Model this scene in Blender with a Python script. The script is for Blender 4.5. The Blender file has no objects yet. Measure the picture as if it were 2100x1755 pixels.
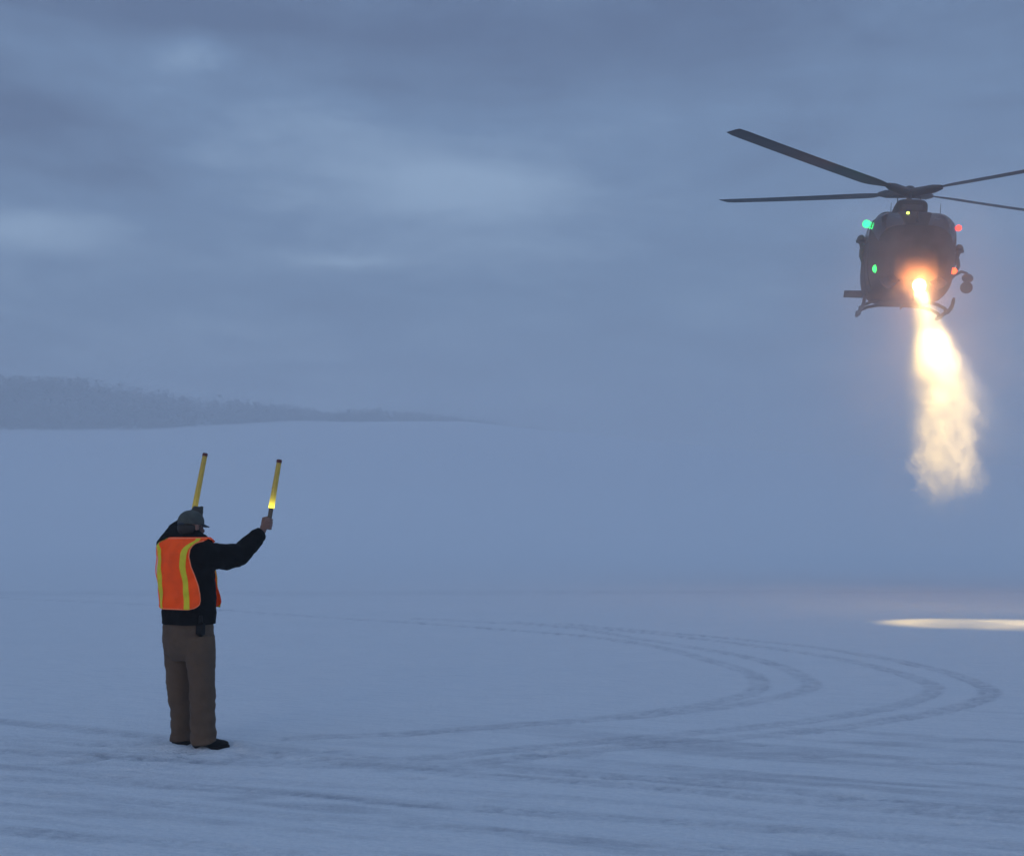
import bpy, math, random
import numpy as np
from mathutils import Vector, Matrix, noise as mnoise
random.seed(7)
rad = math.radians
S = bpy.context.scene
C = S.collection

# ------------------------------------------------------------------ camera
FPX, UC, VC = 2537.0, 1050.0, 877.5            # focal length and centre in pixels of a 2100 px wide picture
PITCH = math.atan(212.5 / FPX)                  # eye-level horizon sits below the picture's centre
CAMZ = 1.6
cam_d = bpy.data.cameras.new('camera'); cam = bpy.data.objects.new('camera', cam_d); C.objects.link(cam)
cam_d.sensor_width = 36.0; cam_d.lens = 36.0 * FPX / 2100.0
cam_d.clip_start = 0.1; cam_d.clip_end = 6000
cam.location = (0, 0, CAMZ); cam.rotation_euler = (math.pi/2 + PITCH, 0, 0)
S.camera = cam

# ------------------------------------------------------------------ view
S.view_settings.view_transform = 'Standard'; S.view_settings.look = 'None'
S.view_settings.gamma = 1.0; S.view_settings.exposure = 0.0
S.view_settings.use_curve_mapping = False
S.cycles.use_denoising = True
S.cycles.use_adaptive_sampling = True; S.cycles.adaptive_threshold = 0.02; S.cycles.adaptive_min_samples = 32
S.cycles.volume_bounces = 4
S.cycles.max_bounces = 8
S.cycles.transparent_max_bounces = 16
S.cycles.volume_max_steps = 256
S.cycles.sample_clamp_indirect = 6.0

SUN_EL, SUN_AZ = rad(9), rad(200)               # dusk sun behind the overcast, low behind the camera

# ------------------------------------------------------------------ node helpers
class NT:
    def __init__(s, tree): s.t = tree; s.n = tree.nodes; s.l = tree.links
    def node(s, typ, **kw):
        n = s.n.new(typ)
        for k, v in kw.items(): setattr(n, k, v)
        return n
    def link(s, a, b): s.l.new(a, b)
    def put(s, inp, v):
        if isinstance(v, bpy.types.NodeSocket): s.l.new(v, inp)
        elif v is not None: inp.default_value = v
    def m(s, op, a, b=None, c=None, clamp=False):
        n = s.n.new('ShaderNodeMath'); n.operation = op; n.use_clamp = clamp
        for i, v in enumerate((a, b, c)):
            if v is not None: s.put(n.inputs[i], v)
        return n.outputs[0]
    def vm(s, op, a, b=None):
        n = s.n.new('ShaderNodeVectorMath'); n.operation = op
        s.put(n.inputs[0], a)
        if b is not None: s.put(n.inputs[1], b)
        return n
    def mixc(s, f, a, b, blend='MIX'):
        n = s.n.new('ShaderNodeMix'); n.data_type = 'RGBA'; n.blend_type = blend
        s.put(n.inputs[0], f); s.put(n.inputs[6], a); s.put(n.inputs[7], b)
        return n.outputs[2]
    def noise(s, vec, scale, detail=3, rough=0.5, dist=0.0):
        n = s.n.new('ShaderNodeTexNoise'); s.put(n.inputs['Vector'], vec)
        n.inputs['Scale'].default_value = scale; n.inputs['Detail'].default_value = detail
        n.inputs['Roughness'].default_value = rough; n.inputs['Distortion'].default_value = dist
        return n.outputs[0]
    def maprange(s, v, a, b, c=0.0, d=1.0, smooth=False):
        n = s.n.new('ShaderNodeMapRange'); n.clamp = True
        if smooth: n.interpolation_type = 'SMOOTHSTEP'
        s.put(n.inputs[0], v)
        for i, x in enumerate((a, b, c, d)): s.put(n.inputs[i+1], x)
        return n.outputs[0]
    def mapping(s, vec, scale=(1,1,1), rot=(0,0,0), loc=(0,0,0)):
        n = s.n.new('ShaderNodeMapping'); s.put(n.inputs[0], vec)
        n.inputs[1].default_value = loc; n.inputs[2].default_value = rot; n.inputs[3].default_value = scale
        return n.outputs[0]

def pix_dir(u, v):
    x = (u-UC)/FPX; z = -(v-VC)/FPX
    cp, sp = math.cos(PITCH), math.sin(PITCH)
    return Vector((x, cp - z*sp, sp + z*cp))
def ground_pt(u, v):
    d = pix_dir(u, v); t = -CAMZ/d.z
    return Vector((d.x*t, d.y*t, 0))

# ------------------------------------------------------------------ world: dusk sky under an overcast
W = bpy.data.worlds.new('World'); S.world = W; W.use_nodes = True
w = NT(W.node_tree); w.n.clear()
out = w.node('ShaderNodeOutputWorld'); bg = w.node('ShaderNodeBackground'); w.link(bg.outputs[0], out.inputs[0])
sky = w.node('ShaderNodeTexSky'); sky.sky_type = 'NISHITA'; sky.sun_disc = False
sky.sun_elevation = SUN_EL; sky.sun_rotation = SUN_AZ
co = w.node('ShaderNodeTexCoord').outputs['Generated']
nrm = w.vm('NORMALIZE', co).outputs[0]
sep = w.node('ShaderNodeSeparateXYZ'); w.link(nrm, sep.inputs[0])
sx, sy, sz = sep.outputs
az = w.m('ARCTAN2', sx, sy); el = w.m('ARCSINE', sz)
# layered cloud: streaks flattened towards the horizon
zz = w.m('ADD', w.m('ABSOLUTE', sz), 0.12)
px_ = w.m('DIVIDE', sx, zz); py_ = w.m('DIVIDE', sy, zz)
comb = w.node('ShaderNodeCombineXYZ'); w.link(px_, comb.inputs[0]); w.link(py_, comb.inputs[1])
n1 = w.noise(w.mapping(comb.outputs[0], (0.8, 0.8, 1)), 1.1, 8, 0.62, 0.4)
n2 = w.noise(w.mapping(nrm, (2.2, 2.2, 8.0)), 2.6, 8, 0.64, 0.5)
cl = w.m('ADD', w.m('MULTIPLY', n1, 0.55), w.m('MULTIPLY', n2, 0.45))
wob = w.m('MULTIPLY', w.m('SUBTRACT', w.noise(w.mapping(nrm, (6, 6, 14)), 1.6, 4, 0.6), 0.5), 0.07)
def blob(u, v, wu, wv, amp):
    d = pix_dir(u, v).normalized(); a0 = math.atan2(d.x, d.y); e0 = math.asin(d.z)
    da = w.m('DIVIDE', w.m('SUBTRACT', w.m('ADD', az, wob), a0), wu/FPX)
    de = w.m('DIVIDE', w.m('SUBTRACT', w.m('ADD', el, w.m('MULTIPLY', wob, 0.35)), e0), wv/FPX)
    q = w.m('ADD', w.m('MULTIPLY', da, da), w.m('MULTIPLY', de, de))
    return w.m('MULTIPLY', w.m('EXPONENT', w.m('MULTIPLY', q, -1.0)), amp)
blobs = [(960,390,230,62,.25), (90,470,160,40,.27), (700,540,105,14,.15), (395,108,75,30,.19), (330,190,330,90,.07), (980,430,520,150,.09),
         (60,235,220,75,-.23), (950,100,620,90,-.13), (300,35,420,40,-.12), (150,350,230,38,-.09), (1100,-60,2600,190,-.17), (1250,150,420,90,-.07), (1550,200,300,160,.03)]
tot = cl
for b in blobs: tot = w.m('ADD', tot, blob(*b))
cloudf = w.maprange(tot, 0.25, 0.77)
ramp = w.node('ShaderNodeValToRGB'); w.link(cloudf, ramp.inputs[0])
ramp.color_ramp.elements[0].color = (0.105, 0.154, 0.288, 1); ramp.color_ramp.elements[0].position = 0.0
ramp.color_ramp.elements[1].color = (0.385, 0.540, 0.765, 1); ramp.color_ramp.elements[1].position = 1.0
e = ramp.color_ramp.elements.new(0.5); e.color = (0.188, 0.292, 0.487, 1)
cl10 = w.vm('SCALE', ramp.outputs[0]); cl10.inputs[3].default_value = 10.0
mix = w.mixc(0.88, sky.outputs[0], cl10.outputs[0])   # a little open sky through the cloud
lum = w.vm('SCALE', mix); w.link(w.m('ADD', w.m('MULTIPLY', w.m('MAXIMUM', sz, 0.0), .85), .90), lum.inputs[3])   # an overcast is brighter overhead
w.link(lum.outputs[0], bg.inputs[0]); bg.inputs[1].default_value = 0.0745

sun_d = bpy.data.lights.new('sun', 'SUN'); sun = bpy.data.objects.new('sun', sun_d); C.objects.link(sun)
sun_d.energy = 0.5; sun_d.angle = rad(25); sun_d.color = (1.0, 0.80, 0.62)
sd = Vector((math.sin(SUN_AZ)*math.cos(SUN_EL), math.cos(SUN_AZ)*math.cos(SUN_EL), math.sin(SUN_EL)))
sun.rotation_euler = sd.to_track_quat('Z', 'Y').to_euler()

# ------------------------------------------------------------------ materials
def mat(name, col, rough=0.7, metal=0.0, var=0.15, scale=20, bump=0.0, bscale=60, emit=None, estr=0.0, sheen=0.0, spec=0.5):
    m = bpy.data.materials.new(name); m.use_nodes = True; t = NT(m.node_tree)
    b = t.n['Principled BSDF']; tc = t.node('ShaderNodeTexCoord').outputs['Object']
    nz = t.noise(tc, scale, 4, 0.6)
    lo = tuple(c*(1-var) for c in col)+(1,); hi = tuple(min(1, c*(1+var)) for c in col)+(1,)
    t.link(t.mixc(t.maprange(nz, 0.3, 0.7), lo, hi), b.inputs['Base Color'])
    t.link(t.maprange(nz, 0.3, 0.7, max(0.02, rough-0.08), min(1, rough+0.08)), b.inputs['Roughness'])
    b.inputs['Metallic'].default_value = metal; b.inputs['Specular IOR Level'].default_value = spec
    if bump:
        bn = t.node('ShaderNodeBump'); bn.inputs['Strength'].default_value = bump; bn.inputs['Distance'].default_value = 0.01
        t.link(t.noise(tc, bscale, 4, 0.6), bn.inputs['Height']); t.link(bn.outputs[0], b.inputs['Normal'])
    if emit: b.inputs['Emission Color'].default_value = (*emit, 1); b.inputs['Emission Strength'].default_value = estr
    if sheen: b.inputs['Sheen Weight'].default_value = sheen
    return m

# ------------------------------------------------------------------ mesh helpers
class MB:
    def __init__(s): s.v = []; s.f = []
    def add(s, vs, fs):
        o = len(s.v); s.v += [tuple(p) for p in vs]; s.f += [tuple(i+o for i in f) for f in fs]; return s
    def rings(s, rs, cap=True, closed=True):
        n = len(rs[0]); o = len(s.v)
        for r in rs: s.v += [tuple(p) for p in r]
        for k in range(len(rs)-1):
            for i in range(n if closed else n-1):
                a = o+k*n+i; b = o+k*n+(i+1) % n
                s.f.append((a, b, b+n, a+n))
        if cap:
            s.f.append(tuple(o+i for i in reversed(range(n))))
            s.f.append(tuple(o+(len(rs)-1)*n+i for i in range(n)))
        return s
    def tube(s, pts, radii, seg=12, up=None, squash=1.0, round_ends=False):
        pts = [Vector(p) for p in pts]
        if not hasattr(radii, '__len__'): radii = [radii]*len(pts)
        radii = list(radii)
        if round_ends:
            d0 = (pts[0]-pts[1]).normalized(); d1 = (pts[-1]-pts[-2]).normalized()
            r0, r1 = radii[0], radii[-1]
            pts = [pts[0]+d0*r0*.95, pts[0]+d0*r0*.7] + pts + [pts[-1]+d1*r1*.7, pts[-1]+d1*r1*.95]
            radii = [r0*.25, r0*.72] + radii + [r1*.72, r1*.25]
        u = Vector(up) if up else None
        rs = []
        for i, p in enumerate(pts):
            a = pts[max(0, i-1)]; b = pts[min(len(pts)-1, i+1)]
            d = (b-a).normalized()
            if u is None: u = Vector((0,0,1)) if abs(d.z) < .9 else Vector((1,0,0))
            x = (u - d*u.dot(d)).normalized(); y = d.cross(x); u = x
            r = radii[i]
            rs.append([p + x*r*math.cos(2*math.pi*k/seg) + y*r*squash*math.sin(2*math.pi*k/seg) for k in range(seg)])
        return s.rings(rs)
    def box(s, c, sz, mtx=None, bev=0.0):
        c = Vector(c); x, y, z = [q/2 for q in sz]
        b = min(bev, x, y, z)
        rs = []
        for (zz, ins) in ((-z, b), (-z+b, 0), (z-b, 0), (z, b)) if b else ((-z, 0), (z, 0)):
            ax, ay = x-ins, y-ins; cb = b*.7 if b else 0
            ring = [(-ax+cb,-ay),(ax-cb,-ay),(ax,-ay+cb),(ax,ay-cb),(ax-cb,ay),(-ax+cb,ay),(-ax,ay-cb),(-ax,-ay+cb)] if b else [(-ax,-ay),(ax,-ay),(ax,ay),(-ax,ay)]
            rs.append([(c + (mtx @ Vector((p[0],p[1],zz)) if mtx else Vector((p[0],p[1],zz)))) for p in ring])
        return s.rings(rs)
    def ball(s, c, r, seg=16, mtx=None):
        if not hasattr(r, '__len__'): r = (r, r, r)
        c = Vector(c); rs = []
        for k in range(seg//2+1):
            ph = -math.pi/2 + math.pi*(k+.02 if k == 0 else (k-.02 if k == seg//2 else k))/(seg//2)
            ring = []
            for i in range(seg):
                q = Vector((r[0]*math.cos(ph)*math.cos(2*math.pi*i/seg), r[1]*math.cos(ph)*math.sin(2*math.pi*i/seg), r[2]*math.sin(ph)))
                ring.append(c + (mtx @ q if mtx else q))
            rs.append(ring)
        return s.rings(rs)
    def build(s, name, material, parent=None, smooth=True, loc=None):
        me = bpy.data.meshes.new(name); me.from_pydata(s.v, [], s.f); me.update()
        o = bpy.data.objects.new(name, me); C.objects.link(o)
        if material: me.materials.append(material)
        if smooth:
            for p in me.polygons: p.use_smooth = True
            me.set_sharp_from_angle(angle=rad(38))
        if parent: o.parent = parent
        if loc: o.location = loc
        return o

def tag(o, label=None, cat=None, group=None, kind=None):
    if label: o['label'] = label
    if cat: o['category'] = cat
    if group: o['group'] = group
    if kind: o['kind'] = kind
    return o
def empty(name, loc, rz=0.0):
    o = bpy.data.objects.new(name, None); C.objects.link(o); o.location = loc; o.rotation_euler = (0, 0, rz)
    o.empty_display_size = 0.2
    return o
def fused(mb, name, material, parent, voxel, smooth_it=4, post=None):
    """one continuous surface out of overlapping closed shells"""
    me = bpy.data.meshes.new('tmp'); me.from_pydata(mb.v, [], mb.f); me.update()
    t = bpy.data.objects.new('tmp', me); C.objects.link(t)
    r = t.modifiers.new('r', 'REMESH'); r.mode = 'VOXEL'; r.voxel_size = voxel
    sm = t.modifiers.new('s', 'SMOOTH'); sm.factor = 0.5; sm.iterations = smooth_it
    dg = bpy.context.evaluated_depsgraph_get(); dg.update()
    m2 = bpy.data.meshes.new_from_object(t.evaluated_get(dg))
    bpy.data.objects.remove(t); bpy.data.meshes.remove(me)
    m2.name = name
    if post:
        n = len(m2.vertices); co_ = np.empty(n*3); m2.vertices.foreach_get('co', co_); nn = np.empty(n*3); m2.vertices.foreach_get('normal', nn)
        co_ = co_.reshape(-1, 3); nn = nn.reshape(-1, 3)
        co_ = co_ + nn*post(co_)[:, None]
        m2.vertices.foreach_set('co', co_.ravel()); m2.update()
    m2.polygons.foreach_set('use_smooth', [True]*len(m2.polygons))
    m2.materials.clear(); m2.materials.append(material)
    o = bpy.data.objects.new(name, m2); C.objects.link(o)
    if parent: o.parent = parent
    return o

# numpy value noise
def vnoise2(x, y, seed=0):
    xi = np.floor(x).astype(np.int64); yi = np.floor(y).astype(np.int64); fx = x-xi; fy = y-yi
    fx = fx*fx*(3-2*fx); fy = fy*fy*(3-2*fy)
    def h(a, b):
        n = (a*374761393 + b*668265263 + seed*1442695041) & 0x7fffffff
        n = ((n ^ (n >> 13))*1274126177) & 0x7fffffff
        return ((n ^ (n >> 16)) & 0xffff)/65535.0
    return (h(xi, yi)*(1-fx)+h(xi+1, yi)*fx)*(1-fy) + (h(xi, yi+1)*(1-fx)+h(xi+1, yi+1)*fx)*fy
def fbm2(x, y, seed=0, octv=4):
    s = 0; a = .5
    for k in range(octv): s = s + a*vnoise2(x*2**k, y*2**k, seed+k*17); a *= .5
    return s
def vnoise3(p, sc, seed=0):
    return (fbm2(p[:,0]*sc+p[:,2]*sc*.37, p[:,2]*sc*.9+p[:,1]*sc*.5, seed, 3)+fbm2(p[:,1]*sc-p[:,2]*sc*.3, p[:,2]*sc+p[:,0]*sc*.4, seed+5, 3))-0.87

# ================================================================== GROUND
def grow(a, lim, f=1.12, step=.06):
    o = [a]; s = step
    while o[-1] < lim: s *= f; o.append(o[-1]+s)
    return o
xs = list(np.arange(-15.0, 20.0, 0.04))
xs = [-q for q in grow(15.04, 1200)][::-1] + xs + grow(20.0, 1200)
ys = [2.5]
while ys[-1] < 46: ys.append(ys[-1] + max(0.018, ys[-1]**2/1900))
ys = [-(q-5.0) for q in grow(2.6, 300, 1.25)][::-1] + ys + grow(ys[-1]+1.2, 1500, 1.07, 1.2)
ys = sorted(set(ys))
X, Y = np.meshgrid(np.array(xs), np.array(ys)); X = X.ravel(); Y = Y.ravel()
base_trk = np.zeros_like(X)
V0 = 1115.2
loops = [  # wheel tracks in the snow, followed along the ground
 [(-200,100),(0,110),(300,124),(520,140),(700,152),(900,165),(1060,178),(1210,190),(1350,212),(1450,238),(1530,262),(1558,285),(1545,305),(1480,322),(1350,345),(1150,365),(900,385),(600,400)],
 [(850,152),(1150,170),(1300,193),(1500,226),(1600,252),(1655,278),(1665,292),(1640,305),(1580,318),(1480,335),(1300,355),(1060,372),(820,392)],
 [(1060,160),(1130,166),(1300,180),(1500,203),(1700,232),(1830,262),(1900,285),(1915,300),(1880,320),(1780,345),(1600,370),(1350,395),(1100,418),(900,437),(700,452)],
 [(1150,163),(1300,176),(1500,194),(1650,210),(1800,233),(1930,261),(2010,289),(2030,308),(2000,325),(1900,350),(1700,380),(1500,398),(1250,420),(1000,447),(800,462)],
]
bands = [
 ([(-100,355),(0,365),(200,384),(350,401),(480,415),(600,424),(750,440),(900,455),(1100,466),(1300,480),(1540,497),(1800,530),(2100,556),(2300,572)], .26, .9),
 ([(0,425),(300,440),(650,455),(800,458),(1000,476),(1280,495),(1600,525),(1900,552),(2200,575)], .22, .8),
 ([(-50,480),(300,494),(600,511),(820,530),(1100,552),(1500,577),(1780,597),(2150,625)], .20, .75),
 ([(-50,455),(200,468),(420,480),(640,492),(900,506),(1250,528),(1600,552),(2150,588)], .16, .4),
 ([(-50,505),(250,525),(500,550),(900,580),(1300,612),(1700,640)], .18, .45),
 ([(0,590),(300,610),(600,640)], .2, .5),
 ([(-60,395),(300,412),(560,424)], .3, .4),
]
def spline(pts, n=10):
    P = [ground_pt(u, v+V0) for u, v in pts]; o = []
    for i in range(len(P)-1):
        p0 = P[max(0, i-1)]; p1 = P[i]; p2 = P[i+1]; p3 = P[min(len(P)-1, i+2)]
        for k in range(n):
            t = k/n
            o.append(.5*((2*p1)+(p2-p0)*t+(2*p0-5*p1+4*p2-p3)*t*t+(3*p1-p0-3*p2+p3)*t**3))
    o.append(P[-1]); return o
depth = np.zeros_like(X); berm = np.zeros_like(X)
def stamp(pts, width, amp):
    P = spline(pts)
    rr = width*2.2
    run = 0
    for a, b in zip(P[:-1], P[1:]):
        L = (b-a).length
        if L < 1e-5: continue
        i0 = (X > min(a.x, b.x)-rr) & (X < max(a.x, b.x)+rr) & (Y > min(a.y, b.y)-rr) & (Y < max(a.y, b.y)+rr)
        idx = np.nonzero(i0)[0]
        if len(idx):
            dx, dy = (b.x-a.x)/L, (b.y-a.y)/L
            t = (X[idx]-a.x)*dx+(Y[idx]-a.y)*dy; tc_ = np.clip(t, 0, L)
            d = np.hypot(X[idx]-a.x-dx*tc_, Y[idx]-a.y-dy*tc_)
            tread = .88+.12*np.sin((run+t)*2*math.pi/.11)
            rut = (.26*np.clip(1.25-(d/(width*.5))**4, 0, 1) + .75*np.exp(-((d-width*.5)/.032)**2))*tread
            depth[idx] = np.maximum(depth[idx], np.clip(amp*rut, 0, 1))
            berm[idx] = np.maximum(berm[idx], amp*np.exp(-((d-width*.72)/(width*.22))**2))
        run += L
for L_ in loops: stamp(L_, .16, 1.0)
for P_, wd, am in bands: stamp(P_, wd*.62, min(1, am*1.2))
brk = fbm2(X*1.7, Y*1.1, 3, 4); brk2 = fbm2(X*9, Y*9, 9, 3)
fade = np.clip((brk-.2)*2.6, 0.7, 1)*np.clip((fbm2(X*13, Y*20, 19, 3)-.20)*3.0, .40, 1.05)
depth *= fade; berm *= np.clip(brk*1.6, 0, 1)
near = np.clip(1-(Y-10)/40, 0, 1)
# wind crust and trampled ground in front: long low ridges running nearly across the view
ca, sa = math.cos(rad(23)), math.sin(rad(23))
Xr, Yr = X*ca-Y*sa, X*sa+Y*ca
crust = fbm2(Xr*.9, Yr*5.5, 21, 4)-.47
lump = fbm2(X*5, Y*6, 31, 4)-.47
tramp = np.clip((11.2-Y+.35*np.sin(X*.7)+.02*X*8)/2.2, 0, 1)
Z = .012*crust*near + .010*lump*near*(.25+.75*tramp)
Z += -.018*depth + .012*berm + .010*np.clip(crust, 0, 1)*tramp
# clods and footprints churned up in front
rs_ = np.random.RandomState(4)
scuff = np.zeros_like(X)
for k in range(110):
    cx = rs_.uniform(-6, 7); cy = rs_.uniform(5.4, 9.6)
    if k < 46: cx, cy = ((rs_.normal(-2.3, .45), rs_.normal(9.0, .32)))
    wx, wy = rs_.uniform(.05, .20), rs_.uniform(.03, .08); a = rs_.uniform(.35, 1)
    idx = np.nonzero((np.abs(X-cx) < wx*2.5) & (np.abs(Y-cy) < wy*2.5))[0]
    g = np.exp(-((X[idx]-cx)/wx)**2-((Y[idx]-cy)/wy)**2)
    scuff[idx] = np.maximum(scuff[idx], a*np.clip(g*1.6, 0, 1)**1.5)
Z += -.026*scuff + .020*np.clip(brk2-.5, 0, 1)*np.clip(scuff*2, 0, 1)
Z += .02*(fbm2(X*.12, Y*.12, 77, 3)-.45)*np.clip((Y-12)/10, 0, 1)
# far snow slope that carries the wood
R_ = np.hypot(X, np.maximum(Y, 0))
side = np.clip(1-(X+20)/500, .45, 1)
def ramp_z(r): return np.where(r < 110, 0, np.where(r < 520, 48*((r-110)/410)**1.25, 48+8*np.tanh((r-520)/300)))
Z += ramp_z(R_)*side*(Y > 0)*(1+.10*(fbm2(X*.01, Y*.01, 50, 3)-.45))
for fx_, fy_ in ((402, 1531), (438, 1532), (372, 1527), (460, 1533)):
    g_ = ground_pt(fx_, fy_); d_ = np.hypot((X-g_.x)/1.3, Y-g_.y); Z -= .020*np.exp(-(d_/.09)**2); Z += .020*np.exp(-((d_-.15)/.045)**2)*np.clip(brk2*2, 0, 1)
# streaks of thinner, greyer snow
streak = np.clip((fbm2(Xr*.5, Yr*5.5, 61, 5)-.46)*5.0, 0, 1)*np.clip(fbm2(X*2.2, Y*7, 66, 4)*1.9-.3, 0, 1)*tramp*.8
wear = np.clip(depth*.85+streak*.85+scuff*.55*np.clip((brk2-.3)*5, .2, 1), 0, 1)
far_line = np.exp(-((Y-(33+.04*X))/1.2)**2)*.35*np.clip(brk*1.5, 0, 1)
wear = np.clip(wear+far_line*.5, 0, 1)
nx, ny = len(xs), len(ys)
gm = bpy.data.meshes.new('snowy_ground')
gm.vertices.add(nx*ny); gm.vertices.foreach_set('co', np.stack([X, Y, Z], 1).ravel())
I = np.arange(nx*ny).reshape(ny, nx)
quad = np.stack([I[:-1,:-1], I[:-1,1:], I[1:,1:], I[1:,:-1]], -1).reshape(-1, 4)
gm.loops.add(quad.size); gm.loops.foreach_set('vertex_index', quad.ravel().astype(np.int32))
gm.polygons.add(len(quad)); gm.polygons.foreach_set('loop_start', np.arange(0, quad.size, 4, dtype=np.int32))
gm.polygons.foreach_set('use_smooth', np.ones(len(quad), bool)); gm.update(calc_edges=True)
at = gm.attributes.new('wear', 'FLOAT', 'POINT'); at.data.foreach_set('value', wear.astype(np.float32))
ground = bpy.data.objects.new('snowy_ground', gm); C.objects.link(ground); tag(ground, kind='structure')

sm_ = bpy.data.materials.new('snow'); sm_.use_nodes = True; t = NT(sm_.node_tree); b = t.n['Principled BSDF']
pos = t.node('ShaderNodeNewGeometry').outputs['Position']
wa = t.node('ShaderNodeAttribute', attribute_name='wear').outputs['Fac']
big = t.noise(t.mapping(pos, (.25, .8, 1)), 1.0, 5, .6)
fine = t.noise(t.mapping(pos, (1, 1.8, 1)), 26, 6, .75)
snowc = t.mixc(t.maprange(big, .3, .7), (.89, .92, .945, 1), (.93, .95, .97, 1))
snowc = t.mixc(t.maprange(fine, .40, .68, 0, .80), snowc, (.70, .75, .81, 1))
rp = t.mapping(pos, (1, 1, 1), rot=(0, 0, rad(23)))
blotch = t.noise(t.mapping(rp, (.5, 3.2, 1)), 4.5, 7, .72)
snowc = t.mixc(t.maprange(blotch, .46, .64, 0, .38), snowc, (.66, .715, .79, 1))
w2 = t.m('MULTIPLY', wa, t.maprange(fine, .3, .6, .55, 1.0), clamp=True)
t.link(t.mixc(w2, snowc, (.42, .45, .51, 1)), b.inputs['Base Color'])
b.inputs['Roughness'].default_value = .75; b.inputs['Specular IOR Level'].default_value = .25
bn = t.node('ShaderNodeBump'); bn.inputs['Strength'].default_value = .9; bn.inputs['Distance'].default_value = .05
hsum = t.m('ADD', t.noise(t.mapping(pos, (1, 2.4, 1)), 7, 6, .62), t.m('MULTIPLY', t.noise(pos, 45, 4, .6), .35))
t.link(hsum, bn.inputs['Height']); t.link(bn.outputs[0], b.inputs['Normal'])
gm.materials.append(sm_)

# ================================================================== FAR WOOD (reads as one mass in the haze)
def slope_z(x, y):
    r = math.hypot(x, y); s_ = min(1, max(.45, 1-(x+20)/500))
    return float(ramp_z(np.array([r]))[0])*s_*(1+.10*(float(fbm2(np.array([x*.01]), np.array([y*.01]), 50, 3)[0])-.45))
fm = MB()
rnd = random.Random(11)
def spruce(x, y, h):
    z = slope_z(x, y)-.3
    fm.rings([[(x+.16*math.cos(2*math.pi*k/4), y+.16*math.sin(2*math.pi*k/4), zz_) for k in range(4)] for zz_ in (z, z+h*.75)], cap=False)
    con = rnd.random() < .55; rw = h*rnd.uniform(.16, .26)
    for k in range(int(34+h*4)):
        f = rnd.random()**.8
        rr = rw*((1-f)*.95+.08 if con else math.sqrt(max(.05, 1-(2*f-1)**2))*1.1)*math.sqrt(rnd.random())
        a = rnd.uniform(0, 6.283); c = (x+rr*math.cos(a), y+rr*math.sin(a), z+h*(.10+.88*f)); q = rnd.uniform(.35, .95)
        fm.add([(c[0]+rnd.uniform(-q, q), c[1]+rnd.uniform(-q, q), c[2]+rnd.uniform(-q, q)*.7) for _ in range(3)], [(0, 1, 2)])
prof = [(-250,128),(0,118),(150,120),(260,92),(330,86),(420,76),(520,70),(620,56),(680,44),(740,54),(850,48),(900,42),(980,34),(1060,20),(1130,7)]
for k in range(2600):
    u = rnd.uniform(-250, 1140)
    if u > 900 and rnd.random() < (u-900)/330: continue
    hp = np.interp(u, [p[0] for p in prof], [p[1] for p in prof])
    if mnoise.noise(Vector((u*.011, 0, 3))) < -.32 and rnd.random() < .7: continue
    D0_ = np.interp(u, [-250, 300, 1150], [405, 440, 620])
    span = np.interp(hp, [8, 50, 125], [8, 25, 75])
    d = D0_ + rnd.random()*span
    a = math.atan((u-UC)/FPX)
    x, y = d*math.sin(a), d*math.cos(a)
    top_px = hp*(.55+.45*(d-D0_)/span)*rnd.uniform(.62, 1.0)
    h = 1.6 + d*math.tan(math.atan((1090-885+top_px)/FPX)) - slope_z(x, y)
    h = max(3, min(17, h))
    spruce(x, y, h)
fo = fm.build('forest', mat('frosted_spruce', (.20, .225, .24), .9, var=.35, scale=.3), smooth=False)
tag(fo, 'faint dark belt of trees fading into the haze on the far snow slope', 'forest', kind='stuff')

# ================================================================== HAZE
def volume_mat(name):
    m = bpy.data.materials.new(name); m.use_nodes = True; t = NT(m.node_tree); t.n.clear()
    o = t.node('ShaderNodeOutputMaterial'); p = t.node('ShaderNodeVolumePrincipled'); t.link(p.outputs[0], o.inputs['Volume'])
    return m, t, p
hm, t, p = volume_mat('haze')
p.inputs['Color'].default_value = (.96, .97, .99, 1); p.inputs['Density'].default_value = .0023; p.inputs['Anisotropy'].default_value = .15
hz = MB().box((0, 450, 38), (2300, 1400, 80)).build('haze', hm, smooth=False); tag(hz, 'pale blue dusk haze over the whole snowfield', 'haze', kind='stuff')

dm, t, p = volume_mat('drifting_snow')
p.inputs['Color'].default_value = (.97, .97, .99, 1); p.inputs['Density'].default_value = .0028; p.inputs['Anisotropy'].default_value = .15
dr = MB().box((0, 300, 21), (2200, 170, 44)).build('drifting_snow', dm, smooth=False); tag(dr, 'low bank of drifting snow blowing across the far slope before the trees', 'blown snow', kind='stuff')

# ================================================================== HELICOPTER
hull = mat('airframe_paint', (.034, .029, .025), .8, var=.45, scale=2.4, bump=.3, bscale=9, spec=.15)
trimm = mat('dark_metal', (.022, .022, .024), .5, var=.25, scale=6)
blade_m = mat('blade_paint', (.030, .031, .034), .55, var=.2, scale=2)
glass = mat('cockpit_glass', (.008, .009, .011), .22, var=.1, scale=4, spec=.22)
HC = Vector((11.43, 36.0, 0))
ray = math.atan2(HC.x, HC.y)
head = ray - rad(5)
yaw = math.atan2(-math.cos(head), -math.sin(head))
HELI_Z = 7.72
heli = empty('helicopter', (HC.x, HC.y, HELI_Z))
RM = Matrix.Rotation(yaw, 4, 'Z') @ Matrix.Rotation(rad(5), 4, 'Y') @ Matrix.Rotation(rad(-4.8), 4, 'X')
heli.rotation_euler = RM.to_euler()
HM = Matrix.Translation((HC.x, HC.y, HELI_Z)) @ RM
tag(heli, 'dark military helicopter on skids hovering with its landing light on', 'helicopter')

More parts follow.
